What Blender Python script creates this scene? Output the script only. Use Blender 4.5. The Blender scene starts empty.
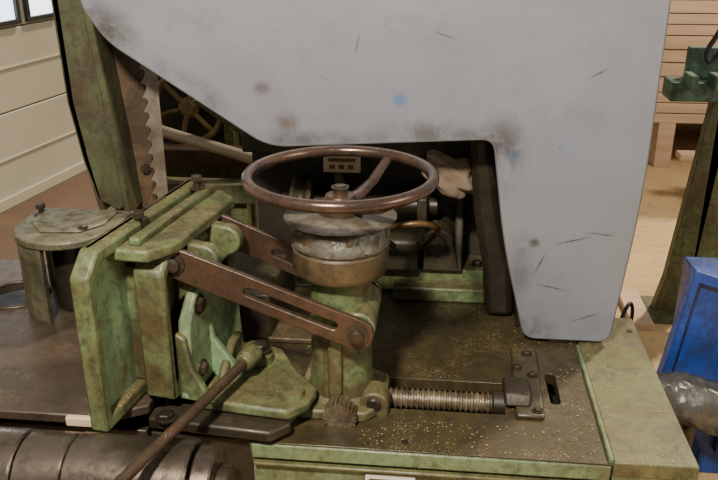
import bpy, bmesh, math, random
from mathutils import Vector, Matrix
from mathutils import noise as mnoise
random.seed(4)
SC=bpy.context.scene; COL=SC.collection

# ---------------------------------------------------------------- materials
def newmat(name):
    m=bpy.data.materials.new(name); m.use_nodes=True
    nt=m.node_tree; b=nt.nodes['Principled BSDF']; return m,nt,b
def N(nt,t,**k):
    n=nt.nodes.new(t)
    for a,v in k.items(): setattr(n,a,v)
    return n
def noise(nt,co,scale,detail=6,rough=.6,dist=0):
    n=N(nt,'ShaderNodeTexNoise'); n.inputs['Scale'].default_value=scale
    n.inputs['Detail'].default_value=detail; n.inputs['Roughness'].default_value=rough
    n.inputs['Distortion'].default_value=dist
    nt.links.new(co,n.inputs['Vector']); return n.outputs['Fac']
def ramp(nt,fac,a,b,va=0,vb=1):
    r=N(nt,'ShaderNodeMapRange'); r.inputs[1].default_value=a; r.inputs[2].default_value=b
    r.inputs[3].default_value=va; r.inputs[4].default_value=vb
    nt.links.new(fac,r.inputs[0]); return r.outputs[0]
def mix(nt,fac,c1,c2):
    m=N(nt,'ShaderNodeMix',data_type='RGBA')
    if isinstance(fac,(int,float)): m.inputs[0].default_value=fac
    else: nt.links.new(fac,m.inputs[0])
    for i,c in ((6,c1),(7,c2)):
        if isinstance(c,tuple): m.inputs[i].default_value=c+(1,)
        else: nt.links.new(c,m.inputs[i])
    return m.outputs[2]
def mul(nt,a,b):
    m=N(nt,'ShaderNodeMath',operation='MULTIPLY')
    for i,c in ((0,a),(1,b)):
        if isinstance(c,(int,float)): m.inputs[i].default_value=c
        else: nt.links.new(c,m.inputs[i])
    return m.outputs[0]
def grimy(name,base,dirt,cover=.5,top=None,topamt=.7,dust=.0,dustcol=(.50,.40,.20),rough=.5,metal=0,bump=.15,scale=7,dark=(.014,.010,.004),spec=.5,grime=.8):
    """oily, dirty paint / metal: large blotches, fine grime, settled film and sawdust on faces that look up"""
    m,nt,b=newmat(name)
    tc=N(nt,'ShaderNodeTexCoord').outputs['Object']
    geo=N(nt,'ShaderNodeNewGeometry'); sx=N(nt,'ShaderNodeSeparateXYZ'); nt.links.new(geo.outputs['Normal'],sx.inputs[0])
    up=ramp(nt,sx.outputs['Z'],.3,.85)
    n1=noise(nt,tc,scale,9,.65,.4); n2=noise(nt,tc,scale*6,8,.7); n3=noise(nt,tc,380,2,.5); n4=noise(nt,tc,scale*1.7,5,.6)
    c=mix(nt,ramp(nt,n1,.62-cover*.45,.78-cover*.35),base,dirt)
    if top is not None: c=mix(nt,mul(nt,up,ramp(nt,n4,.3,.55,topamt*.6,topamt)),c,top)
    c=mix(nt,ramp(nt,n2,.46,.69,0,grime),c,dark)
    n7=noise(nt,tc,scale*.7,7,.7,.8)
    c=mix(nt,ramp(nt,n7,.50,.64,0,grime*.7),c,dark)
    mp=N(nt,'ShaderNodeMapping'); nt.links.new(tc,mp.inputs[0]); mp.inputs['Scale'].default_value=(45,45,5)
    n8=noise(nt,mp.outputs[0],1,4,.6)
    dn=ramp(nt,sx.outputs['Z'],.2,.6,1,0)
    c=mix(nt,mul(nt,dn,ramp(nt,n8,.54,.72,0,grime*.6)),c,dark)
    if dust>0:
        d=mul(nt,mul(nt,up,ramp(nt,n3,.60,.66)),ramp(nt,n4,.62-dust*.4,.76-dust*.2))
        c=mix(nt,d,c,dustcol)
        d2=mul(nt,mul(nt,up,ramp(nt,n1,.48,.72)),dust*.3)
        c=mix(nt,d2,c,tuple(x*.5 for x in dustcol))
    nt.links.new(c,b.inputs['Base Color'])
    nt.links.new(ramp(nt,n2,.3,.7,rough-.12,rough+.18),b.inputs['Roughness'])
    b.inputs['Metallic'].default_value=metal
    b.inputs['Specular IOR Level'].default_value=spec
    bp=N(nt,'ShaderNodeBump'); bp.inputs['Strength'].default_value=bump; bp.inputs['Distance'].default_value=.006
    nt.links.new(n2,bp.inputs['Height']); nt.links.new(bp.outputs[0],b.inputs['Normal'])
    return m
def plain(name,col,rough=.6,metal=0,var=.25,scale=12,bump=0):
    m,nt,b=newmat(name); tc=N(nt,'ShaderNodeTexCoord').outputs['Object']
    n=noise(nt,tc,scale,6); c=mix(nt,ramp(nt,n,.3,.7,0,1),col,tuple(x*(1-var) for x in col))
    nt.links.new(c,b.inputs['Base Color']); b.inputs['Roughness'].default_value=rough; b.inputs['Metallic'].default_value=metal
    if bump:
        bp=N(nt,'ShaderNodeBump'); bp.inputs['Strength'].default_value=bump; bp.inputs['Distance'].default_value=.01
        nt.links.new(n,bp.inputs['Height']); nt.links.new(bp.outputs[0],b.inputs['Normal'])
    return m

GREEN=(.118,.158,.062); LGREEN=(.165,.25,.125); BROWN=(.068,.050,.019); OLIVE=(.088,.074,.026)
M_green=grimy('oily_green_paint',GREEN,BROWN,.48,OLIVE,.72,.4)
M_lgreen=grimy('light_green_paint',LGREEN,(.11,.12,.05),.33,OLIVE,.6,.3,grime=.55)
M_post=grimy('post_green_paint',(.062,.070,.029),(.045,.030,.014),.5,None,0,.2)
M_bed=grimy('bed_oily_film',(.058,.044,.018),(.028,.020,.009),.5,(.043,.032,.013),.7,.32,rough=.36,scale=5,dustcol=(.36,.28,.14))
M_plate=grimy('bed_green_plate',(.120,.135,.052),(.095,.076,.030),.55,(.098,.092,.036),.4,.38,rough=.40,scale=5,grime=.75,dustcol=(.40,.33,.17))
M_front=grimy('bed_front_green',(.13,.175,.085),(.09,.08,.035),.42,None,0,.25,rough=.45,grime=.6)
M_rust=grimy('rusty_brown_steel',(.078,.040,.023),(.042,.023,.014),.5,(.078,.048,.028),.4,.2,rough=.36,metal=.3,spec=.6)
M_dark=grimy('dark_greasy_steel',(.038,.029,.019),(.020,.014,.009),.5,(.048,.037,.021),.5,.15,rough=.4,metal=.3)
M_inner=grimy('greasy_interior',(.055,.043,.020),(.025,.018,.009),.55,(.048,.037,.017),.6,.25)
M_brown=grimy('rust_stained_paint',(.105,.060,.028),(.055,.033,.016),.5,(.07,.050,.024),.6,.2)
M_collar=grimy('collar_greasy_brown',(.085,.056,.028),(.045,.030,.015),.5,(.065,.046,.022),.6,.2,rough=.38)
M_roller=grimy('worn_roller_steel',(.20,.16,.125),(.085,.062,.045),.5,(.17,.135,.105),.4,.1,rough=.26,metal=.8,bump=.05,grime=.5)
M_table=grimy('table_brown_steel',(.062,.045,.030),(.042,.027,.018),.5,(.070,.050,.034),.5,.15,rough=.35,metal=.2,bump=.05,grime=.5)
M_cap=grimy('housing_gray_green',(.10,.095,.05),(.055,.043,.022),.5,(.15,.138,.09),.6,.2)
M_ring=grimy('worn_wheel_rim',(.12,.070,.048),(.055,.036,.027),.45,None,0,0,rough=.22,metal=.6,bump=.04,spec=.7,grime=.5)
M_bolt=grimy('bolt_steel',(.07,.050,.030),(.03,.022,.015),.5,None,0,0,rough=.4,metal=.5)
M_disc=grimy('worn_hub_disc',(.17,.14,.10),(.08,.06,.036),.45,None,0,0,rough=.32,metal=.4,grime=.6)
M_tape=grimy('greasy_tape_wrap',(.15,.145,.12),(.09,.078,.05),.45,None,0,0,rough=.26,metal=.2,bump=.5,scale=14,grime=.6)
M_thread=grimy('screw_steel',(.21,.16,.095),(.08,.055,.03),.5,None,0,0,rough=.4,metal=.4,bump=.2,grime=.6,scale=14)
M_blade=grimy('blade_steel',(.28,.235,.18),(.16,.12,.08),.5,None,0,0,rough=.35,metal=.5,bump=.03,grime=.35)
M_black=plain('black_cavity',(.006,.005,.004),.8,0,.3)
M_copper=grimy('old_brass_tube',(.14,.078,.028),(.06,.04,.02),.4,None,0,0,rough=.35,metal=.5,bump=.03)
M_label=plain('label_beige',(.46,.38,.26),.5,0,.35,60)
M_white=plain('label_white',(.6,.57,.5),.5,0,.15,60)
M_ink=plain('label_print',(.10,.045,.025),.6)
M_rag=plain('dirty_cloth',(.19,.135,.085),.95,0,.35,9,.25)
M_blue=grimy('blue_paint',(.010,.05,.27),(.01,.03,.12),.3,None,0,0,rough=.4,bump=.05,dark=(.01,.02,.06))
M_bag=plain('dusty_gray_hose',(.10,.092,.08),.28,.1,.6,22,.5)
M_bggreen=grimy('machine_green',(.09,.115,.042),(.085,.060,.028),.45,(.12,.10,.048),.5,.3)
M_teal=grimy('machine_teal',(.085,.175,.12),(.06,.11,.07),.35,None,0,.1)
M_pipe=plain('pale_tube',(.36,.31,.23),.4,.2,.3)
M_strap=plain('black_strap',(.015,.015,.022),.6)
M_frame=plain('window_frame_dark',(.03,.03,.03),.5)
M_gold=grimy('golden_wheel',(.24,.155,.055),(.09,.055,.022),.4,None,0,0,grime=.4)
M_edge=plain('guard_edge_dark',(.09,.085,.08),.5)
M_chip=plain('wood_chips',(.36,.27,.13),.9,0,.5,80)

def guard_material():
    m,nt,b=newmat('guard_gray_paint'); tc=N(nt,'ShaderNodeTexCoord').outputs['Object']
    n1=noise(nt,tc,2.0,5,.5); n2=noise(nt,tc,12,9,.7,.5); n5=noise(nt,tc,55,6,.7); n6=noise(nt,tc,4.5,6,.6,.6)
    c=mix(nt,ramp(nt,n1,.3,.7),(.210,.208,.222),(.170,.172,.194))
    c=mix(nt,ramp(nt,n6,.45,.7,0,.4),c,(.14,.138,.150))
    c=mix(nt,ramp(nt,n2,.54,.72,0,.4),c,(.13,.127,.137))
    c=mix(nt,ramp(nt,n5,.66,.72,0,.75),c,(.07,.058,.050))
    def spot(p,r,col,amt,c,st=(1,1,1),rot=0):
        mp=N(nt,'ShaderNodeMapping',vector_type='TEXTURE'); nt.links.new(tc,mp.inputs[0])
        mp.inputs['Location'].default_value=p; mp.inputs['Rotation'].default_value=(0,rot,0); mp.inputs['Scale'].default_value=tuple(r*s for s in st)
        s=N(nt,'ShaderNodeVectorMath',operation='LENGTH'); nt.links.new(mp.outputs[0],s.inputs[0])
        f=ramp(nt,s.outputs['Value'],.25,1,1,0); f=mul(nt,f,ramp(nt,n2,.4,.58,amt*.2,amt))
        return mix(nt,f,c,tuple(x*.6 for x in col))
    Y=1.87
    for p,r,col,a,st,ro in [((-.10,Y,1.35),.022,(.10,.22,.42),.85,(1,1,1),0),((.17,Y,1.22),.03,(.14,.24,.40),.8,(1,1,1.2),0),((.30,Y,1.24),.04,(.2,.30,.45),.5,(1,1,1),0),
        ((-.43,Y,1.37),.028,(.13,.085,.055),1,(1,1,.8),0),((-.37,Y,1.29),.035,(.17,.11,.08),1,(1,1,1),0),((.24,Y,1.0),.018,(.09,.08,.08),1,(1,1,1),0),
        ((.14,Y,1.22),.10,(.08,.07,.07),.9,(.8,1,1.2),0),((.24,Y,.76),.09,(.13,.12,.12),.7,(1,1,1),0),((.21,Y,.92),.08,(.15,.14,.14),.6,(.5,1,1.6),0),
        ((-.80,Y,1.50),.09,(.10,.085,.07),.9,(1.2,1,.8),.6),((-.60,Y,1.37),.10,(.15,.13,.12),.6,(1.8,1,.4),.58),((-.55,Y,1.52),.05,(.2,.16,.14),.6,(1,1,1),0),
        ((.33,Y,1.01),.05,(.09,.08,.08),1,(1,1,.06),-.25),((.40,Y,1.03),.04,(.09,.08,.08),1,(1,1,.07),.1),((.30,Y,.88),.06,(.1,.09,.09),1,(1,1,.05),.2),
        ((-.20,Y,1.48),.035,(.09,.08,.08),1,(.08,1,1),.2),((0,Y,1.50),.03,(.09,.08,.08),1,(1,1,.08),.3),((.35,Y,1.42),.03,(.1,.09,.09),1,(1,1,.1),-.5),
        ((.26,Y,.95),.045,(.09,.08,.08),1,(.06,1,1),.4),((.38,Y,.80),.05,(.1,.09,.09),1,(1,1,.06),-.4),((-.28,Y,1.40),.04,(.1,.09,.09),1,(1,1,.07),.6),
        ((-.3,Y,1.245),.16,(.13,.12,.12),.8,(2,1,.2),0),((.0,Y,1.27),.14,(.12,.11,.11),.8,(1.4,1,.3),0)]:
        c=spot(p,r,col,a,c,st,ro)
    nt.links.new(c,b.inputs['Base Color']); b.inputs['Roughness'].default_value=.40; b.inputs['Metallic'].default_value=.15
    bp=N(nt,'ShaderNodeBump'); bp.inputs['Strength'].default_value=.15; bp.inputs['Distance'].default_value=.02
    nt.links.new(n6,bp.inputs['Height']); nt.links.new(bp.outputs[0],b.inputs['Normal'])
    return m
M_guard=guard_material()
def floor_material():
    m,nt,b=newmat('dusty_concrete'); tc=N(nt,'ShaderNodeTexCoord').outputs['Object']
    n1=noise(nt,tc,.9,8,.65); n2=noise(nt,tc,14,8,.7); n3=noise(nt,tc,90,3)
    sx=N(nt,'ShaderNodeSeparateXYZ'); nt.links.new(tc,sx.inputs[0])
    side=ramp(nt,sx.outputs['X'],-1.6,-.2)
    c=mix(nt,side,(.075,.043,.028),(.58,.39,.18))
    c=mix(nt,ramp(nt,n1,.35,.65,0,.45),c,(.22,.145,.075))
    c=mix(nt,ramp(nt,n2,.52,.75,0,.6),c,(.12,.085,.05))
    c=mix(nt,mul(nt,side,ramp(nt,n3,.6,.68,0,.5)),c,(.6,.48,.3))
    nt.links.new(c,b.inputs['Base Color']); b.inputs['Roughness'].default_value=.85; return m
M_floor=floor_material()
def wood_material(name,c1,c2):
    m,nt,b=newmat(name); tc=N(nt,'ShaderNodeTexCoord').outputs['Object']
    mp=N(nt,'ShaderNodeMapping'); nt.links.new(tc,mp.inputs[0]); mp.inputs['Scale'].default_value=(1.2,8,22)
    n=noise(nt,mp.outputs[0],1.4,6,.6); n2=noise(nt,tc,1.7,3)
    c=mix(nt,ramp(nt,n,.3,.7),c1,c2); c=mix(nt,ramp(nt,n2,.4,.7,0,.4),c,tuple(x*.7 for x in c1))
    nt.links.new(c,b.inputs['Base Color']); b.inputs['Roughness'].default_value=.75; return m
M_wood=wood_material('sawn_pine',(.60,.42,.28),(.41,.27,.165))
M_wall=plain('cream_panel_paint',(.43,.40,.30),.5,0,.12,3)
M_wallb=plain('workshop_wall_plaster',(.30,.24,.17),.9,0,.3,2)
def emit(name,col,s):
    m,nt,b=newmat(name); b.inputs['Base Color'].default_value=col+(1,); b.inputs['Emission Color'].default_value=col+(1,); b.inputs['Emission Strength'].default_value=s; return m
M_glass=emit('daylight_pane',(.75,.85,1.0),3)

# ---------------------------------------------------------------- mesh helpers
def group(name,loc=(0,0,0),rz=0):
    e=bpy.data.objects.new(name,None); e.empty_display_size=.1; e.location=loc; e.rotation_euler=(0,0,rz); COL.objects.link(e); return e
def obj(name,me,mat,parent=None,bevel=0,smooth=True,seg=2):
    o=bpy.data.objects.new(name,me); COL.objects.link(o)
    if mat: me.materials.append(mat)
    if parent: o.parent=parent
    if smooth:
        for p in me.polygons: p.use_smooth=True
        try: me.set_sharp_from_angle(angle=math.radians(38))
        except Exception: pass
    if bevel:
        b=o.modifiers.new('bevel','BEVEL'); b.width=bevel; b.segments=seg; b.limit_method='ANGLE'; b.angle_limit=math.radians(40); b.harden_normals=False
    return o
def fin(bm,name):
    bmesh.ops.recalc_face_normals(bm,faces=bm.faces[:]); me=bpy.data.meshes.new(name); bm.to_mesh(me); bm.free(); return me
def box(name,x0,x1,y0,y1,z0,z1,mat,parent=None,bevel=.003):
    bm=bmesh.new(); bmesh.ops.create_cube(bm,size=1)
    for v in bm.verts: v.co=Vector(((x0+x1)/2+v.co.x*(x1-x0),(y0+y1)/2+v.co.y*(y1-y0),(z0+z1)/2+v.co.z*(z1-z0)))
    return obj(name,fin(bm,name),mat,parent,bevel)
def prism(name,pts,plane,a,b,mat,parent=None,bevel=.003,holes=(),smooth=True):
    """extrude a 2D outline (with optional holes) along the remaining axis"""
    def P(p,t):
        return {'xz':(p[0],t,p[1]),'xy':(p[0],p[1],t),'yz':(t,p[0],p[1])}[plane]
    bm=bmesh.new(); edges=[]
    for loop in (pts,)+tuple(holes):
        vs=[bm.verts.new(P(p,a)) for p in loop]
        for i in range(len(vs)): edges.append(bm.edges.new((vs[i],vs[(i+1)%len(vs)])))
    if holes: bmesh.ops.triangle_fill(bm,use_beauty=True,use_dissolve=True,edges=edges)
    else: bm.faces.new(list(bm.verts))
    r=bmesh.ops.extrude_face_region(bm,geom=bm.faces[:])
    d=Vector(P((0,0),b-a)) 
    for v in [g for g in r['geom'] if isinstance(g,bmesh.types.BMVert)]: v.co+=d
    return obj(name,fin(bm,name),mat,parent,bevel,smooth)
def arc(cx,cy,r,a0,a1,n=12):
    return [(cx+r*math.cos(math.radians(a0+(a1-a0)*i/n)),cy+r*math.sin(math.radians(a0+(a1-a0)*i/n))) for i in range(n+1)]
def lathe(name,prof,p0,axis,mat,parent=None,n=48,bevel=0):
    """prof: list of (r, h) along axis from p0"""
    bm=bmesh.new(); q=Vector((0,0,1)).rotation_difference(Vector(axis).normalized()); p0=Vector(p0); rings=[]
    for r,h in prof:
        if r<1e-6: rings.append([bm.verts.new(p0+q@Vector((0,0,h)))])
        else: rings.append([bm.verts.new(p0+q@Vector((r*math.cos(2*math.pi*i/n),r*math.sin(2*math.pi*i/n),h))) for i in range(n)])
    for A,B in zip(rings,rings[1:]):
        for i in range(n):
            j=(i+1)%n
            if len(A)==1 and len(B)==1: continue
            if len(A)==1: bm.faces.new((A[0],B[i],B[j]))
            elif len(B)==1: bm.faces.new((A[i],A[j],B[0]))
            else: bm.faces.new((A[i],A[j],B[j],B[i]))
    return obj(name,fin(bm,name),mat,parent,bevel)
def rod(name,p,q,r,mat,parent=None,n=24,ch=None):
    L=(Vector(q)-Vector(p)).length; c=ch if ch is not None else min(r*.2,.004)
    return lathe(name,[(0,0),(r-c,0),(r,c),(r,L-c),(r-c,L),(0,L)],p,Vector(q)-Vector(p),mat,parent,n)
def hexbolt(name,p,axis,r,h,mat,parent=None,shaft=0):
    ax=Vector(axis).normalized(); o=lathe(name,[(0,0),(r,0),(r,h*.85),(r*.85,h),(0,h)],Vector(p)+ax*shaft,ax,mat,parent,6)
    for f in o.data.polygons: f.use_smooth=False
    if shaft: rod(name+'_shank',p,Vector(p)+ax*(shaft+.001),r*.5,mat,parent,14)
    lathe(name+'_washer',[(0,0),(r*1.35,0),(r*1.35,.003),(0,.003)],Vector(p),ax,mat,parent,20)
    return o
def tube(name,pts,r,mat,parent=None,cyc=False,res=6):
    cu=bpy.data.curves.new(name,'CURVE'); cu.dimensions='3D'; cu.bevel_depth=r; cu.bevel_resolution=res; cu.resolution_u=12; cu.use_fill_caps=True
    s=cu.splines.new('NURBS'); s.points.add(len(pts)-1)
    for a,p in zip(s.points,pts): a.co=(*p,1)
    s.order_u=3; s.use_endpoint_u=not cyc; s.use_cyclic_u=cyc
    tmp=bpy.data.objects.new(name,cu); COL.objects.link(tmp)
    dg=bpy.context.evaluated_depsgraph_get(); me=bpy.data.meshes.new_from_object(tmp.evaluated_get(dg)); bpy.data.objects.remove(tmp)
    me.materials.clear(); return obj(name,me,mat,parent)
def torus(name,c,R,r,mat,parent=None,axis=(0,0,1),N1=96,N2=18):
    bm=bmesh.new(); q=Vector((0,0,1)).rotation_difference(Vector(axis).normalized()); c=Vector(c); g=[]
    for i in range(N1):
        a=2*math.pi*i/N1
        g.append([bm.verts.new(c+q@Vector(((R+r*math.cos(t))*math.cos(a),(R+r*math.cos(t))*math.sin(a),r*math.sin(t)))) for t in [2*math.pi*j/N2 for j in range(N2)]])
    for i in range(N1):
        for j in range(N2):
            bm.faces.new((g[i][j],g[(i+1)%N1][j],g[(i+1)%N1][(j+1)%N2],g[i][(j+1)%N2]))
    return obj(name,fin(bm,name),mat,parent)

# ---------------------------------------------------------------- room shell
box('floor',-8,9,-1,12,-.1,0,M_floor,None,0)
wl=group('wall_left',(-2.785,4.543,0),-math.radians(9))
box('panel_low',-.12,0,-6,5,0,.59,M_wall,wl,.008)
box('panel_mid',-.12,0,-6,5,.596,1.10,M_wall,wl,.008)
box('panel_top',-.12,-.002,-6,5,1.106,3.2,M_wall,wl,.008)
box('base_rail',-.02,.02,-6,5,.0,.07,M_wall,wl,.004)
box('rib',-.001,.012,-6,5,.30,.315,M_wall,wl,.003)
box('rib2',-.001,.012,-6,5,.86,.875,M_wall,wl,.003)
for i,(a,b) in enumerate([(-.15,.43),(.56,.83),(1.0,1.5),(-1.0,-.35)]):
    w=group('window_%d'%(i+1),(-2.785,4.543,0),-math.radians(9))
    box('pane',.0,.006,a,b,1.15,1.75,M_glass,w,0)
    for nm,c in (('sill',(-.0,.03,a-.03,b+.03,1.12,1.15)),('head',(0,.03,a-.03,b+.03,1.75,1.78)),('jamb_a',(0,.03,a-.03,a,1.15,1.75)),('jamb_b',(0,.03,b,b+.03,1.15,1.75))):
        box(nm,*c,M_frame,w,.003)
wb=group('wall_back',(-2.1,9.3,0),-math.radians(9))
box('plaster',-.5,13,0,.2,0,3.2,M_wallb,wb,0)

# ---------------------------------------------------------------- machine bed
bed=group('bandsaw_machine_bed')
SLOT=[(-.10,1.535),(.168,1.535),(.168,1.665),(-.10,1.665)]
SL2=[(.272,1.60),(.272,1.71)]+arc(.284,1.71,.012,180,0,6)+arc(.284,1.60,.012,0,-180,6)
prism('bed_top',[(-.38,1.38),(.372,1.38),(.372,2.32),(-.60,2.32),(-.60,1.75),(-.44,1.72),(-.38,1.60)],'xy',.69,.72,M_bed,bed,.003,[SLOT[::-1],SL2[2:-1]])
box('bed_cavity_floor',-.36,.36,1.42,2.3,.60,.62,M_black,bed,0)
box('bed_right_plate',.375,.543,1.379,2.03,.69,.726,M_plate,bed,.004)
prism('bed_front_face',[(-.375,.68),(.37,.68),(.37,.716),(-.375,.716)],'xz',1.376,1.40,M_front,bed,.004)
box('bed_front_lower',-.375,.37,1.388,1.43,.2,.677,M_front,bed,.003)
box('bed_front_strip',-.37,.365,1.372,1.39,.664,.672,M_plate,bed,.003)
box('bed_right_front',.375,.543,1.381,1.42,.2,.695,M_front,bed,.004)
box('bed_right_side',.51,.542,1.40,2.03,.0,.692,M_front,bed,.004)
box('bed_body',-.37,.50,1.44,2.3,.0,.60,M_inner,bed,0)
box('bed_left_skirt',-.60,-.375,1.395,1.72,.0,.715,M_dark,bed,.004)
box('rating_plate',-.132,-.026,1.383,1.3885,.59,.6535,M_white,bed,.001)
box('rating_plate_print',-.124,-.034,1.3815,1.3835,.60,.642,M_ink,bed,0)
for i,(x,y) in enumerate([(.345,1.9),(.52,1.95),(-.05,1.41)]):
    lathe('bed_screw_%d'%i,[(0,0),(.008,0),(.007,.003),(0,.003)],(x,y,.7195 if x<.37 else .7255),(0,0,1),M_bolt,bed,16)
box('bed_seam_rail',.366,.376,1.385,1.86,.70,.729,M_front,bed,.003)

# bearing block with lead screw
brg=group('lead_screw_bearing')
prism('bearing_plate',[(.190,1.52),(.252,1.52),(.262,1.82),(.195,1.82)],'xy',.7195,.732,M_bed,brg,.005)
prism('bearing_cap',[(1.55,.73),(1.66,.73),(1.65,.746),(1.63,.757),(1.57,.757),(1.56,.746)],'yz',.165,.225,M_dark,brg,.006)
for i,(x,y) in enumerate([(.238,1.54),(.240,1.69),(.235,1.79),(.205,1.72)]):
    hexbolt('cap_bolt_%d'%i,(x,y,.732),(0,0,1),.010,.008,M_bolt,brg)
rod('journal',(.14,1.60,.705),(.19,1.60,.705),.030,M_dark,brg)
scr=group('lead_screw')
prof=[(0,0),(.018,0)]
h=.0
while h<.242:
    prof+= [(.0205,h),(.0208,h+.003),(.0245,h+.0045),(.0245,h+.0095),(.0208,h+.011)]; h+=.0125
prof+=[(.017,.25),(0,.25)]
lathe('threaded_shaft',prof,(-.10,1.60,.705),(1,0,0),M_thread,scr,28)
rod('drive_shaft',(-.30,1.60,.705),(-.10,1.60,.705),.016,M_thread,scr)

# ---------------------------------------------------------------- handwheel column
CX,CY=-.205,1.575
colm=group('handwheel_column')
lathe('column_body',[(0,.0),(.088,.0),(.088,.02),(.073,.035),(.069,.09),(.067,.29),(.074,.31),(.074,.325),(0,.325)],(CX,CY,.72),(0,0,1),M_green,colm,56)
lathe('column_collar',[(0,0),(.070,0),(.098,.008),(.104,.02),(.104,.062),(.100,.066),(.100,.072),(.104,.076),(.102,.10),(.096,.115),(.088,.122),(.0,.122)],(CX,CY,1.035),(0,0,1),M_collar,colm,64)
bm=bmesh.new(); n=96; rows=[]
prf=[(.1050,1.108),(.1062,1.113),(.1055,1.122),(.1025,1.135),(.098,1.147),(.085,1.156),(.07,1.158)]
for j,(r,z) in enumerate(prf):
    row=[]
    for i in range(n):
        a=2*math.pi*i/n; w=mnoise.noise(Vector((math.cos(a)*4,math.sin(a)*4,j*.5)))*.005+mnoise.noise(Vector((math.cos(a)*12,math.sin(a)*12,j*.9)))*.003
        row.append(bm.verts.new((CX+(r+w)*math.cos(a),CY+(r+w)*math.sin(a),z+w*.8)))
    rows.append(row)
for A,B in zip(rows,rows[1:]):
    for i in range(n): bm.faces.new((A[i],A[(i+1)%n],B[(i+1)%n],B[i]))
obj('tape_wrap',fin(bm,'tape_wrap'),M_tape,colm)
rod('pivot_lug',(-.157,1.478,.947),(-.157,1.64,.947),.036,M_green,colm)
box('column_rib',-.225,-.195,1.49,1.53,.74,.93,M_green,colm,.006)
prism('column_foot',[(-.30,1.47),(-.14,1.47),(-.10,1.52),(-.10,1.64),(-.16,1.68),(-.30,1.68)],'xy',.7195,.745,M_green,colm,.006)
prism('screw_nut_bracket',arc(-.125,.745,.032,0,180,10)+[(-.157,.715),(-.093,.715)],'xz',1.50,1.56,M_green,colm,.005)
rod('bracket_pin',(-.125,1.492,.75),(-.125,1.502,.75),.016,M_bolt,colm)
g=[]
for i in range(22):
    a0=360*i/22
    for rr,da in ((.031,0),(.037,4),(.037,8),(.031,12)): g.append((-.195+rr*math.cos(math.radians(a0+da)),.740+rr*math.sin(math.radians(a0+da))))
prism('pinion_gear',g,'xz',1.452,1.487,M_thread,colm,0)

# ---------------------------------------------------------------- handwheel
hw=group('handwheel')
torus('rim',(CX,CY+.005,1.25),.193,.0125,M_ring,hw)
lathe('hub',[(0,0),(.045,0),(.048,.01),(.048,.03),(.036,.04),(.030,.055),(.016,.058),(.016,.07),(0,.07)],(CX,CY,1.157),(0,0,1),M_rust,hw,40)
lathe('hub_disc',[(0,0),(.112,.0),(.120,.003),(.112,.006),(.05,.012),(0,.012)],(CX,CY,1.162),(0,0,1),M_disc,hw,56)
for i,a in enumerate([62,200,322]):
    c,s=math.cos(math.radians(a)),math.sin(math.radians(a))
    bm=bmesh.new(); rings=[]
    for (r,z,w,t) in [(.03,1.19,.020,.011),(.07,1.192,.017,.009),(.12,1.205,.014,.0075),(.165,1.232,.012,.007),(.192,1.248,.012,.007)]:
        ring=[]
        for k in range(12):
            b=2*math.pi*k/12; lx=w*math.cos(b); lz=t*math.sin(b)
            ring.append(bm.verts.new((CX+r*c-lx*s,CY+.004+r*s+lx*c,z+lz)))
        rings.append(ring)
    for A,B in zip(rings,rings[1:]):
        for k in range(12): bm.faces.new((A[k],A[(k+1)%12],B[(k+1)%12],B[k]))
    bm.faces.new(rings[0]); bm.faces.new(rings[-1])
    obj('spoke_%d'%(i+1),fin(bm,'spoke'),M_ring,hw)
hexbolt('hub_nut',(CX,CY,1.226),(0,0,1),.014,.006,M_bolt,hw)

# ---------------------------------------------------------------- linkage arms
def arm(name,pa,pb,y0,y1,w=.033):
    g=group(name); a=math.atan2(pb[1]-pa[1],pb[0]-pa[0]); L=math.hypot(pb[0]-pa[0],pb[1]-pa[1])
    def tr(u,v): return (pa[0]+u*math.cos(a)-v*math.sin(a),pa[1]+u*math.sin(a)+v*math.cos(a))
    out=[tr(*p) for p in arc(0,0,w,90,270,14)+arc(L,0,w*1.05,-90,90,14)]
    s0,s1,sw=L*.40,L*.87,.0095
    hole=[tr(*p) for p in arc(s0,0,sw,90,270,6)+arc(s1,0,sw,-90,90,6)]
    prism('slotted_bar',out,'xz',y0,y1,M_rust,g,.002,[hole])
    for nm,p in (('pivot_left',pa),('pivot_right',pb)):
        lathe(nm,[(0,0),(.024,0),(.024,.005),(.016,.006),(.015,.016),(.011,.018),(0,.018)],(p[0],y0+.001,p[1]),(0,-1,0),M_bolt,g,28)
    return g
arm('linkage_arm',(-.535,1.092),(-.157,.947),1.452,1.466)
arm('linkage_arm.001',(-.505,1.098),(-.157,.947),1.655,1.669)

# ---------------------------------------------------------------- guide castings (left)
cs=group('fence_guide_casting',(-.68,1.296,.782),-math.radians(9.2))
H1=.383; Lc=.50
prism('outer_web',[(.01,.0),(Lc,0),(Lc,H1),(.05,H1),(.01,.33)],'yz',0,.014,M_lgreen,cs,.003)
ring_o=[(0,0),(Lc,0),(Lc,H1),(.045,H1),(0,.34)]; ring_i=[(.024,.028),(Lc-.03,.028),(Lc-.03,H1-.028),(.054,H1-.028),(.024,.325)]
prism('outer_flange',ring_o,'yz',-.004,.036,M_green,cs,.006,[ring_i[::-1]])
prism('inner_plate',[(.135,.02),(.47,.02),(.47,.33),(.17,.33),(.135,.30)],'yz',.050,.085,M_green,cs,.008)
ring_o=[(.128,.01),(.48,.01),(.48,.34),(.165,.34),(.128,.305)]; ring_i=[(.152,.045),(.45,.045),(.45,.305),(.172,.305),(.152,.29)]
prism('inner_flange',ring_o,'yz',.050,.118,M_green,cs,.008,[ring_i[::-1]])
box('web_mid',.083,.112,.28,.31,.03,.32,M_green,cs,.006)
box('tie_block',.01,.09,.16,.47,.03,.30,M_green,cs,.004)
prism('top_plate',[(.0,.10),(.10,.11),(.135,.17),(.135,.46),(.09,.50),(.0,.50)],'xy',.335,.362,M_green,cs,.006)
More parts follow.
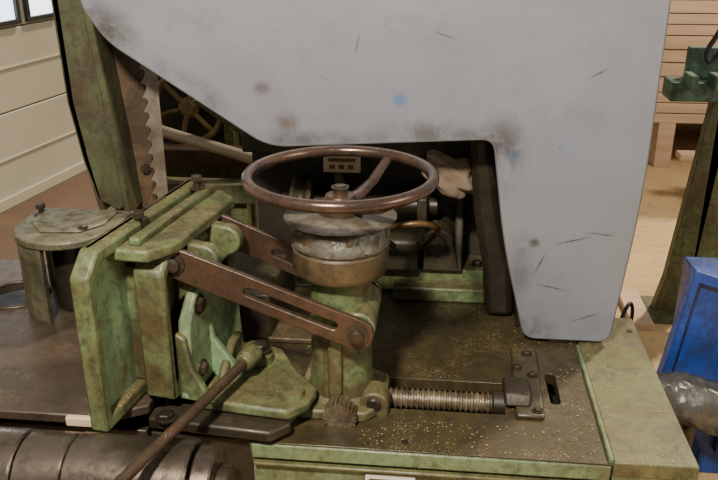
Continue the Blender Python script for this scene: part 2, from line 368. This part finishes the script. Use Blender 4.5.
prism('top_rib',[(.05,.13),(.075,.13),(.075,.49),(.05,.49)],'xy',.36,.378,M_green,cs,.005)
for i,y in enumerate((.215,.33)):
    prism('lug_%d'%i,[(.10,.20)]+arc(.165,.305,.034,-80,100,10)+[(.10,.345)],'xz',y,y+.03,M_green,cs,.005)
R9=Matrix.Rotation(math.radians(9.2),3,'Z')
def toloc(p): return tuple(R9@(Vector(p)-Vector((-.68,1.296,.782))))
rod('pivot_shaft',toloc((-.535,1.468,1.092)),toloc((-.515,1.652,1.097)),.016,M_green,cs)
prism('cheek',[(.15,0),(.44,0),(.42,.17),(.36,.235),(.23,.245),(.17,.18)],'yz',.118,.146,M_lgreen,cs,.008)
prism('cheek_rib',[(.118,0),(.215,0),(.200,.035),(.150,.10),(.146,.20),(.118,.21)],'xz',.26,.28,M_lgreen,cs,.005)
prism('cheek_rib_front',[(.118,0),(.20,0),(.18,.03),(.150,.08),(.14,.15),(.118,.16)],'xz',.152,.170,M_green,cs,.005)
hexbolt('cheek_bolt',(.146,.22,.20),(1,0,0),.017,.012,M_bolt,cs)
hexbolt('cheek_bolt_low',(.146,.21,.05),(1,0,0),.015,.012,M_bolt,cs)
hexbolt('clamp_bolt_1',(.03,.21,.362),(0,0,1),.014,.012,M_bolt,cs,.030)
hexbolt('clamp_bolt_2',(.045,.45,.378),(0,0,1),.014,.012,M_bolt,cs,.020)
rod('clamp_bar',(-.01,.10,.372),(.01,.36,.380),.006,M_bolt,cs)

# foot bracket & rod
ft=group('adjustment_bracket')
prism('bracket_plate',[(-.50,1.425),(-.30,1.40),(-.262,1.44),(-.25,1.50),(-.30,1.56),(-.36,1.66),(-.44,1.70),(-.48,1.66)],'xy',.760,.786,M_green,ft,.007)
prism('bracket_base',[(-.48,1.45),(-.31,1.42),(-.29,1.48),(-.34,1.60),(-.46,1.66)],'xy',.7195,.761,M_green,ft,.006)
prism('bracket_front_flange',[(-.60,1.385),(-.33,1.36),(-.29,1.40),(-.31,1.44),(-.52,1.46),(-.60,1.43)],'xy',.732,.758,M_dark,ft,.006)
hexbolt('flange_bolt',(-.56,1.39,.758),(0,0,1),.017,.014,M_bolt,ft)
lathe('boss_a',[(0,0),(.032,0),(.030,.02),(.020,.03),(0,.03)],(-.40,1.60,.785),(0,0,1),M_green,ft,28)
hexbolt('boss_nut_a',(-.40,1.60,.815),(0,0,1),.020,.018,M_bolt,ft)
lathe('boss_b',[(0,0),(.028,0),(.026,.015),(0,.015)],(-.30,1.46,.785),(0,0,1),M_green,ft,28)
prism('bracket_web',[(1.46,.78),(1.66,.78),(1.64,.84),(1.58,.85),(1.50,.82)],'yz',-.470,-.450,M_green,ft,.006)
rd=group('control_rod')
rod('rod_shaft',(-.405,1.535,.835),(-.60,.93,.812),.0115,M_rust,rd,20)
lathe('rod_clevis',[(0,0),(.02,0),(.023,.01),(.023,.045),(.016,.055),(0,.055)],(-.400,1.553,.836),(-.195,-.605,-.023),M_green,rd,24)

# ---------------------------------------------------------------- feed roller
ro=group('feed_roller')
R=.090; Y0,Z0=1.245,.706
for i,(a,b,r) in enumerate([(-1.5,-.80,R),(-.797,-.70,R*.985),(-.697,-.455,R),(-.45,-.41,R*.9)]):
    rod('roller_segment_%d'%(i+1),(a,Y0,Z0),(b,Y0,Z0),r,M_roller,ro,72,.004)
rod('roller_core',(-1.5,Y0,Z0),(-.385,Y0,Z0),.04,M_dark,ro)
for i,x in enumerate((-1.56,-.40)): box('roller_stand_%d'%i,x-.015,x+.015,1.205,1.285,0,Z0+.03,M_dark,ro,.004)

# ---------------------------------------------------------------- left table + housing
tb=group('infeed_table')
hole=arc(-1.150,1.885,.080,0,-360,36)[:-1]
prism('table_top',[(-1.7,1.350),(-.70,1.350),(-.60,1.40),(-.60,2.12),(-1.7,2.12)],'xy',.757,.78,M_table,tb,.004,[hole])
torus('hole_rim',(-1.150,1.885,.781),.084,.006,M_bolt,tb,N1=48,N2=10)
box('table_skirt',-1.7,-.62,1.42,2.1,.40,.70,M_dark,tb,.004)
box('table_legs',-1.6,-.65,1.5,2.05,0,.40,M_dark,tb,.004)
box('wood_block',-.76,-.66,1.340,1.356,.757,.779,M_wood,tb,.003)
hs=group('guide_roller_housing')
outer=[(-1.095,1.98)]+arc(-.960,1.855,.130,180,360,24)+[(-.825,1.98)]
prism('housing_top',outer,'xy',.985,1.007,M_cap,hs,.005)
prism('housing_top_pad',[(-1.06,1.96),(-1.06,1.86),(-1.0,1.79),(-.90,1.80),(-.86,1.86),(-.86,1.96)],'xy',1.006,1.014,M_cap,hs,.004)
wallL=arc(-.960,1.855,.126,180,262,16)+arc(-.960,1.855,.108,262,180,16)
wallR=arc(-.960,1.855,.126,312,360,10)+arc(-.960,1.855,.108,360,312,10)
prism('housing_wall_a',wallL,'xy',.78,.986,M_cap,hs,.002)
prism('housing_wall_b',wallR,'xy',.78,.986,M_brown,hs,.002)
box('housing_back',-1.09,-.83,1.96,1.98,.78,.986,M_cap,hs,.002)
rod('inner_roller',(-.95,1.86,.781),(-.95,1.86,.97),.06,M_dark,hs)
hexbolt('cap_bolt_a',(-1.06,1.92,1.007),(0,0,1),.014,.012,M_bolt,hs,.02)
hexbolt('cap_bolt_b',(-.90,1.82,1.014),(0,0,1),.010,.008,M_bolt,hs)

# ---------------------------------------------------------------- blade guide post + blade
ps=group('blade_guide_post')
prism('front_web',[(-1.0,1.95),(-.985,1.56),(-.978,1.30),(-.955,1.14),(-.928,1.03),(-.87,1.0),(-.845,1.02),(-.86,1.20),(-.892,1.50),(-.90,1.95)],'xz',1.985,2.01,M_post,ps,.006)
prism('side_wall',[(-.99,1.95),(-.975,1.30),(-.952,1.14),(-.925,.99),(-.91,1.0),(-.935,1.14),(-.957,1.30),(-.97,1.95)],'xz',1.985,2.16,M_post,ps,.003)
prism('rear_plate',[(-.97,1.95),(-.95,1.25),(-.925,1.0),(-.80,.98),(-.785,1.2),(-.795,1.6),(-.80,1.95)],'xz',2.06,2.08,M_brown,ps,.004)
prism('edge_rib',[(-.905,1.95),(-.897,1.5),(-.865,1.2),(-.85,1.0),(-.83,1.0),(-.845,1.2),(-.875,1.5),(-.885,1.95)],'xz',1.97,2.07,M_post,ps,.005)
hexbolt('post_bolt',(-.81,2.06,1.10),(0,-1,0),.012,.01,M_bolt,ps)
rod('post_stand',(-.90,2.10,.78),(-.90,2.10,1.02),.03,M_green,ps)
bl=group('saw_blade')
pts=[(-.742,.785),(-.742,2.1),(-.774,2.1)]; z=2.09
while z>.82:
    pts+=[(-.774,z),(-.787,z-.022),(-.777,z-.024),(-.773,z-.029)]; z-=.038
pts.append((-.773,.785))
prism('toothed_band',pts,'xz',2.025,2.0275,M_blade,bl,0)

# ---------------------------------------------------------------- sheet metal guard
gd=group('sheet_metal_guard')
def rnd(p0,p1,p2,r,n=6):
    p0,p1,p2=Vector(p0),Vector(p1),Vector(p2); a=(p0-p1).normalized(); b=(p2-p1).normalized()
    A=p1+a*r; B=p1+b*r; return [tuple((1-t)**2*A+2*t*(1-t)*p1+t*t*B) for t in [i/n for i in range(n+1)]]
C=[(-.86,2.3),(-.852,1.555),(-.80,1.475),(-.42,1.228),(.125,1.262),(.165,1.00),(.235,.735),(.450,.735),(.484,1.12),(.486,2.3)]
rad=[0,.02,.04,.05,.03,0.1,.03,.03,.15,0]
out=[]
for i,p in enumerate(C):
    if rad[i]: out+=rnd(C[i-1],p,C[(i+1)%len(C)],rad[i])
    else: out.append(p)
prism('face_sheet',out,'xz',1.87,1.8735,M_guard,gd,0,smooth=False)
bm=bmesh.new(); va=[];vb=[]
for p in out: va.append(bm.verts.new((p[0],1.8735,p[1]))); vb.append(bm.verts.new((p[0],1.915,p[1])))
for i in range(len(out)-1): bm.faces.new((va[i],va[i+1],vb[i+1],vb[i]))
fo=obj('folded_edge',fin(bm,'folded_edge'),M_guard,gd)
bm=bmesh.new(); rings=[]; rr=.0022
for i,p in enumerate(out):
    a=Vector(out[max(i-1,0)]); b=Vector(out[min(i+1,len(out)-1)]); t=(b-a).normalized(); nn=Vector((-t.y,t.x))
    rings.append([bm.verts.new((p[0]+nn.x*rr*math.cos(k*math.pi/3),1.8715+rr*math.sin(k*math.pi/3),p[1]+nn.y*rr*math.cos(k*math.pi/3))) for k in range(6)])
for A,B in zip(rings,rings[1:]):
    for k in range(6): bm.faces.new((A[k],A[(k+1)%6],B[(k+1)%6],B[k]))
obj('edge_bead',fin(bm,'edge_bead'),M_edge,gd)
box('mount_foot',.30,.36,1.876,1.93,.721,.80,M_dark,gd,.003)

# ---------------------------------------------------------------- machine frame behind the guard
fr=group('bandsaw_machine_frame')
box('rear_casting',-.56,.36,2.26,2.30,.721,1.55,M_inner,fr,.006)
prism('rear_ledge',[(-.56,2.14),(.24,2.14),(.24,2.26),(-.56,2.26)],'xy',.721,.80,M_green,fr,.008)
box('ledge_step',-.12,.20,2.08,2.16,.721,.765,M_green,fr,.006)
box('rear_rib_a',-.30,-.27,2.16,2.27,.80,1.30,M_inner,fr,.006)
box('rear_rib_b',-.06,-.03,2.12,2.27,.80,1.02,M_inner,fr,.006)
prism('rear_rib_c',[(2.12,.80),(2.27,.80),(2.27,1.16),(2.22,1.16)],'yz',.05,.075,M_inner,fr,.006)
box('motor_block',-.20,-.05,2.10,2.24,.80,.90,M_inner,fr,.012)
rod('rear_shaft',(-.45,2.18,.98),(.0,2.18,.98),.028,M_dark,fr)
lathe('rear_pulley',[(0,0),(.10,0),(.105,.01),(.09,.025),(.09,.035),(.105,.05),(.10,.06),(0,.06)],(-.42,2.18,.95),(1,0,0),M_inner,fr,48)
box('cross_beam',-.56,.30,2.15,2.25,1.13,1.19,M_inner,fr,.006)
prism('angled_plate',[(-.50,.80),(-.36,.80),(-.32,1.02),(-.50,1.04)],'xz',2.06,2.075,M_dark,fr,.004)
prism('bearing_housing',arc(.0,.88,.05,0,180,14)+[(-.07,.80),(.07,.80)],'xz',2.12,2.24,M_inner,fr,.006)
rod('bearing_cap_disc',(.0,2.11,.88),(.0,2.125,.88),.030,M_dark,fr)
for i,x in enumerate((-.24,-.16,.12)): hexbolt('ledge_bolt_%d'%i,(x,2.18,.80),(0,0,1),.014,.014,M_bolt,fr)
box('bed_chip_tray',-.52,-.29,1.80,2.0,.721,.735,M_brown,fr,.003)
prism('curved_chute',[(.07,1.24),(.125,1.24),(.16,1.05),(.205,.86),(.22,.722),(.14,.722),(.13,.85),(.095,1.02)],'xz',2.0,2.14,M_dark,fr,.02)
box('side_casting',.22,.35,1.95,2.26,.721,1.5,M_dark,fr,.006)
for i,(x,z) in enumerate([(-.25,.90),(-.10,1.0),(0.02,1.05)]): hexbolt('rear_bolt_%d'%i,(x,2.26,z),(0,-1,0),.016,.014,M_bolt,fr)
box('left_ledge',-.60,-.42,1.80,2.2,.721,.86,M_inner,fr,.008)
tube('bent_brass_pipe',[(-.12,2.06,.90),(-.16,2.0,.95),(-.13,1.94,1.0),(-.05,1.93,1.02),(.0,1.96,1.0),(.0,2.03,.95),(-.04,2.09,.89)],.009,M_copper,fr)
sg=group('warning_sign')
box('sign_plate',-.325,-.22,2.135,2.14,1.085,1.135,M_label,sg,.001)
box('sign_print_0',-.31,-.235,2.1335,2.1355,1.116,1.126,M_ink,sg,0)
for i in range(3): box('sign_print_%d'%(i+1),-.308+.026*i,-.292+.026*i,2.1335,2.1355,1.095,1.107,M_ink,sg,0)
box('sign_bracket',-.31,-.24,2.139,2.152,1.09,1.13,M_dark,sg,.001)
# folded cloth stuffed behind the guard
bm=bmesh.new(); bmesh.ops.create_icosphere(bm,subdivisions=5,radius=1)
for v in bm.verts:
    p=v.co.copy(); e=lambda t:math.copysign(abs(t)**.65,t)
    q=Vector((e(p.x),e(p.y),e(p.z))); f=.16*math.sin(q.x*3.2+q.z*5.5+1.2*mnoise.noise(q*1.3))+.25*mnoise.noise(q*1.9)
    q*=1+f*.75
    v.co=Vector((.030+q.x*.066,2.05+q.y*.035,1.115+q.z*.050-.022*q.x))
obj('cloth_rag',fin(bm,'rag'),M_rag)

# loose wood chips lying on the bed
bm=bmesh.new()
def chip(x,y,z):
    a=random.uniform(0,6.28); l=random.uniform(.0008,.0024); w=l*random.uniform(.35,.8); t=random.uniform(-.3,.3)
    c,s=math.cos(a),math.sin(a); vs=[]
    for u,v in ((-l,-w),(l,-w*.7),(l*.8,w),(-l*.9,w*.8)): vs.append(bm.verts.new((x+u*c-v*s,y+u*s+v*c,z+.0012+abs(u*t)+.0006)))
    bm.faces.new(vs)
for k in range(2400):
    x=random.uniform(-.36,.36); y=1.39+abs(random.gauss(0,.36))
    if y>2.05 or mnoise.noise(Vector((x*7,y*7,3)))<random.uniform(-.30,.45): continue
    if -.11<x<.30 and 1.49<y<1.84: continue
    if (x-CX)**2+(y-CY)**2<.15**2 or (x<-.24 and y<1.75): continue
    chip(x,y,.720)
for k in range(300):
    x,y=random.uniform(.385,.535),random.uniform(1.39,1.84)
    if mnoise.noise(Vector((x*9,y*9,1)))>random.uniform(-.25,.4): chip(x,y,.726)
obj('wood_chips',fin(bm,'chips'),M_chip,bed,smooth=False)

# ---------------------------------------------------------------- background machinery, left of the guard
bg=group('background_conveyor')
rod('pale_tube',(-1.05,2.72,1.052),(-.40,2.45,.965),.020,M_pipe,bg)
box('brown_beam',-1.15,-.45,2.72,2.80,.90,.97,M_rust,bg,.005)
box('green_rail',-1.15,-.40,2.55,2.62,.83,.90,M_bggreen,bg,.005)
box('conveyor_side',-1.2,-.62,2.80,2.84,.1,.92,M_bggreen,bg,.005)
for x in (-1.1,-.70): box('leg_%d'%int(-x*10),x-.03,x+.03,2.60,2.66,0,.83,M_bggreen,bg,.004)
prism('diagonal_brace',[(-.86,1.16),(-.82,1.17),(-.55,1.0),(-.57,.96)],'xz',2.66,2.70,M_bggreen,bg,.003)
bw=group('background_flywheel')
WX,WZ=-.985,1.06
torus('tire',(WX,3.00,WZ),.135,.013,M_gold,bw,axis=(0,1,0),N1=56,N2=10)
lathe('hub',[(0,0),(.04,0),(.04,.03),(.025,.045),(0,.045)],(WX,3.03,WZ),(0,-1,0),M_gold,bw,32)
for k in range(6):
    a=math.radians(60*k+15); rod('spoke_%d'%k,(WX+.03*math.cos(a),3.00,WZ+.03*math.sin(a)),(WX+.13*math.cos(a),3.00,WZ+.13*math.sin(a)),.010,M_gold,bw,10)
rod('axle',(WX,3.02,WZ),(WX,3.06,WZ),.02,M_dark,bw)
box('wheel_frame',-1.16,-.70,3.05,3.10,0,1.28,M_inner,bw,.004)
box('wheel_frame_post',-.84,-.80,2.97,3.05,0,1.28,M_bggreen,bw,.004)

# ---------------------------------------------------------------- right background
lm=group('lumber_stack')
zz=.34; k=0
while zz<1.75:
    th=random.choice((.07,.09,.11))
    for j in range(3):
        y=6.0+j*.5
        box('beam_%d_%d'%(k,j),1.38+random.uniform(-.05,.05),4.6+random.uniform(-.1,.1),y+random.uniform(-.015,.015),y+.46,zz,zz+th,M_wood,lm,.004)
    zz+=th+.006; k+=1
for xx in (1.6,2.7,3.9): box('bearer_%d'%int(xx*10),xx,xx+.12,6.0,7.5,0,.34,M_wood,lm,.004)
for i,(x,y) in enumerate([(1.55,5.2),(1.75,5.1),(1.95,5.15)]):
    box('leaning_board_%d'%i,x,x+1.6,y,y+.12,.28+.05*i,.32+.05*i,M_wood,lm,.003)
box('low_bearer',1.7,1.8,5.0,5.4,0,.28,M_wood,lm,.003); box('low_bearer_b',3.0,3.1,5.0,5.4,0,.28,M_wood,lm,.003)
gm=group('green_roller_stand')
prism('slanted_leg',[(1.145,1.06),(1.23,1.06),(1.17,.0),(1.02,.0),(1.06,.2)],'xz',3.50,3.56,M_bggreen,gm,.005)
box('leg_flange',1.17,1.30,3.50,3.512,.25,1.05,M_bggreen,gm,.003)
box('top_beam',.95,2.2,3.45,3.60,1.03,1.11,M_teal,gm,.006)
box('top_fence',1.03,2.2,3.55,3.60,1.11,1.24,M_teal,gm,.005)
for i,x in enumerate((1.0,1.10,1.22)): box('stand_lug_%d'%i,x,x+.035,3.38,3.50,1.09,1.15,M_teal,gm,.006)
box('far_leg',1.95,2.05,3.50,3.56,0,1.05,M_bggreen,gm,.004)
box('stand_foot',1.0,1.4,3.42,3.66,0,.03,M_bggreen,gm,.004)
st=group('hanging_strap')
tube('strap_a',[(1.13,3.42,1.6),(1.12,3.42,1.45),(1.10,3.42,1.33),(1.05,3.42,1.24),(1.07,3.42,1.19),(1.12,3.42,1.25),(1.14,3.42,1.40),(1.15,3.42,1.6)],.010,M_strap,st)
rod('strap_hook',(1.14,3.42,1.58),(1.14,3.42,3.0),.008,M_strap,st)
bb=group('blue_dust_hopper')
prism('hopper_front',[(.775,.76),(1.25,.62),(1.25,.10),(.90,.10),(.73,.38)],'xz',2.30,2.33,M_blue,bb,.006)
prism('hopper_flange',[(.770,.775),(1.25,.635),(1.25,.60),(.785,.735),(.745,.40),(.715,.39)],'xz',2.26,2.31,M_blue,bb,.004)
box('hopper_rib',.93,.955,2.27,2.30,.12,.70,M_blue,bb,.004)
box('hopper_body',.90,1.25,2.33,2.8,.0,.60,M_blue,bb,.006)
pb=group('dust_extraction_hose')
bm=bmesh.new(); n=48; rows=[]
m=48
for j in range(m+1):
    t=j/m; c=Vector((.66+.24*t,2.13,.43-.05*t)); r0=.076*(.80+.24*math.sin(min(1,t*1.3)*math.pi*.6))
    row=[]
    for i in range(n):
        a=2*math.pi*i/n; q=Vector((t*3,math.cos(a)*1.6,math.sin(a)*1.6)); w=.014*mnoise.noise(q)+.009*abs(mnoise.noise(q*2.7))
        row.append(bm.verts.new(c+Vector((0,(r0+w)*math.cos(a),(r0+w)*math.sin(a)))))
    rows.append(row)
for A,B in zip(rows,rows[1:]):
    for i in range(n): bm.faces.new((A[i],A[(i+1)%n],B[(i+1)%n],B[i]))
bm.faces.new(rows[0]); bm.faces.new(rows[-1])
obj('hose_sleeve',fin(bm,'wrap'),M_bag,pb)
torus('hose_clamp_b',(.87,2.13,.386),.080,.006,M_bolt,pb,axis=(1,0,-.2),N1=48,N2=8)
rod('hose_pipe',(.87,2.13,.38),(1.3,2.13,.30),.06,M_blue,pb)
rod('hose_stand',(.78,2.13,0),(.78,2.13,.34),.02,M_dark,pb)
tube('power_cable',[(.60,2.6,.0),(.62,2.5,.25),(.66,2.45,.5),(.63,2.4,.62),(.58,2.35,.5),(.58,2.3,.2),(.60,2.3,.01)],.006,M_strap)
box('offcut_board',.90,1.0,3.35,3.75,0,.03,M_wood,None,.003)

# ---------------------------------------------------------------- lights
w=bpy.data.worlds.new('World'); SC.world=w; w.use_nodes=True
bgn=w.node_tree.nodes['Background']; bgn.inputs[0].default_value=(1.0,.96,.90,1); bgn.inputs[1].default_value=.29
def area(name,loc,tgt,sx,sy,e,col):
    l=bpy.data.lights.new(name,'AREA'); l.shape='RECTANGLE'; l.size=sx; l.size_y=sy; l.energy=e; l.color=col
    o=bpy.data.objects.new(name,l); o.location=loc; o.rotation_euler=(Vector(tgt)-Vector(loc)).to_track_quat('-Z','Y').to_euler(); COL.objects.link(o); return o
area('window_light_right',(3.2,.6,2.6),(-.2,1.7,.9),1.6,1.4,55,(1,.92,.80))
area('front_fill_light',(-.5,-.2,2.9),(-.2,1.6,.8),.20,.20,165,(1,.94,.84))  # added flash-like fill from above the camera, not a ceiling fixture
area('lumber_fill_light',(2.6,4.2,3.1),(2.4,5.6,.4),.8,.8,75,(1,.92,.78))  # added fill, no real fixture: brightens the lumber fronts the sun misses
s=bpy.data.lights.new('sun','SUN'); s.energy=4.0; s.angle=.06; s.color=(1,.84,.62)
so=bpy.data.objects.new('sun',s); so.rotation_euler=(Vector((-.55,-.65,-1)).to_track_quat('-Z','Y')).to_euler(); COL.objects.link(so)

# ---------------------------------------------------------------- camera
cam=bpy.data.cameras.new('camera'); co=bpy.data.objects.new('camera',cam); COL.objects.link(co)
cam.sensor_width=36; cam.lens=36*800/718; cam.clip_start=.05
co.location=(0,0,1.75); co.rotation_euler=(math.radians(68),0,math.radians(6)); SC.camera=co
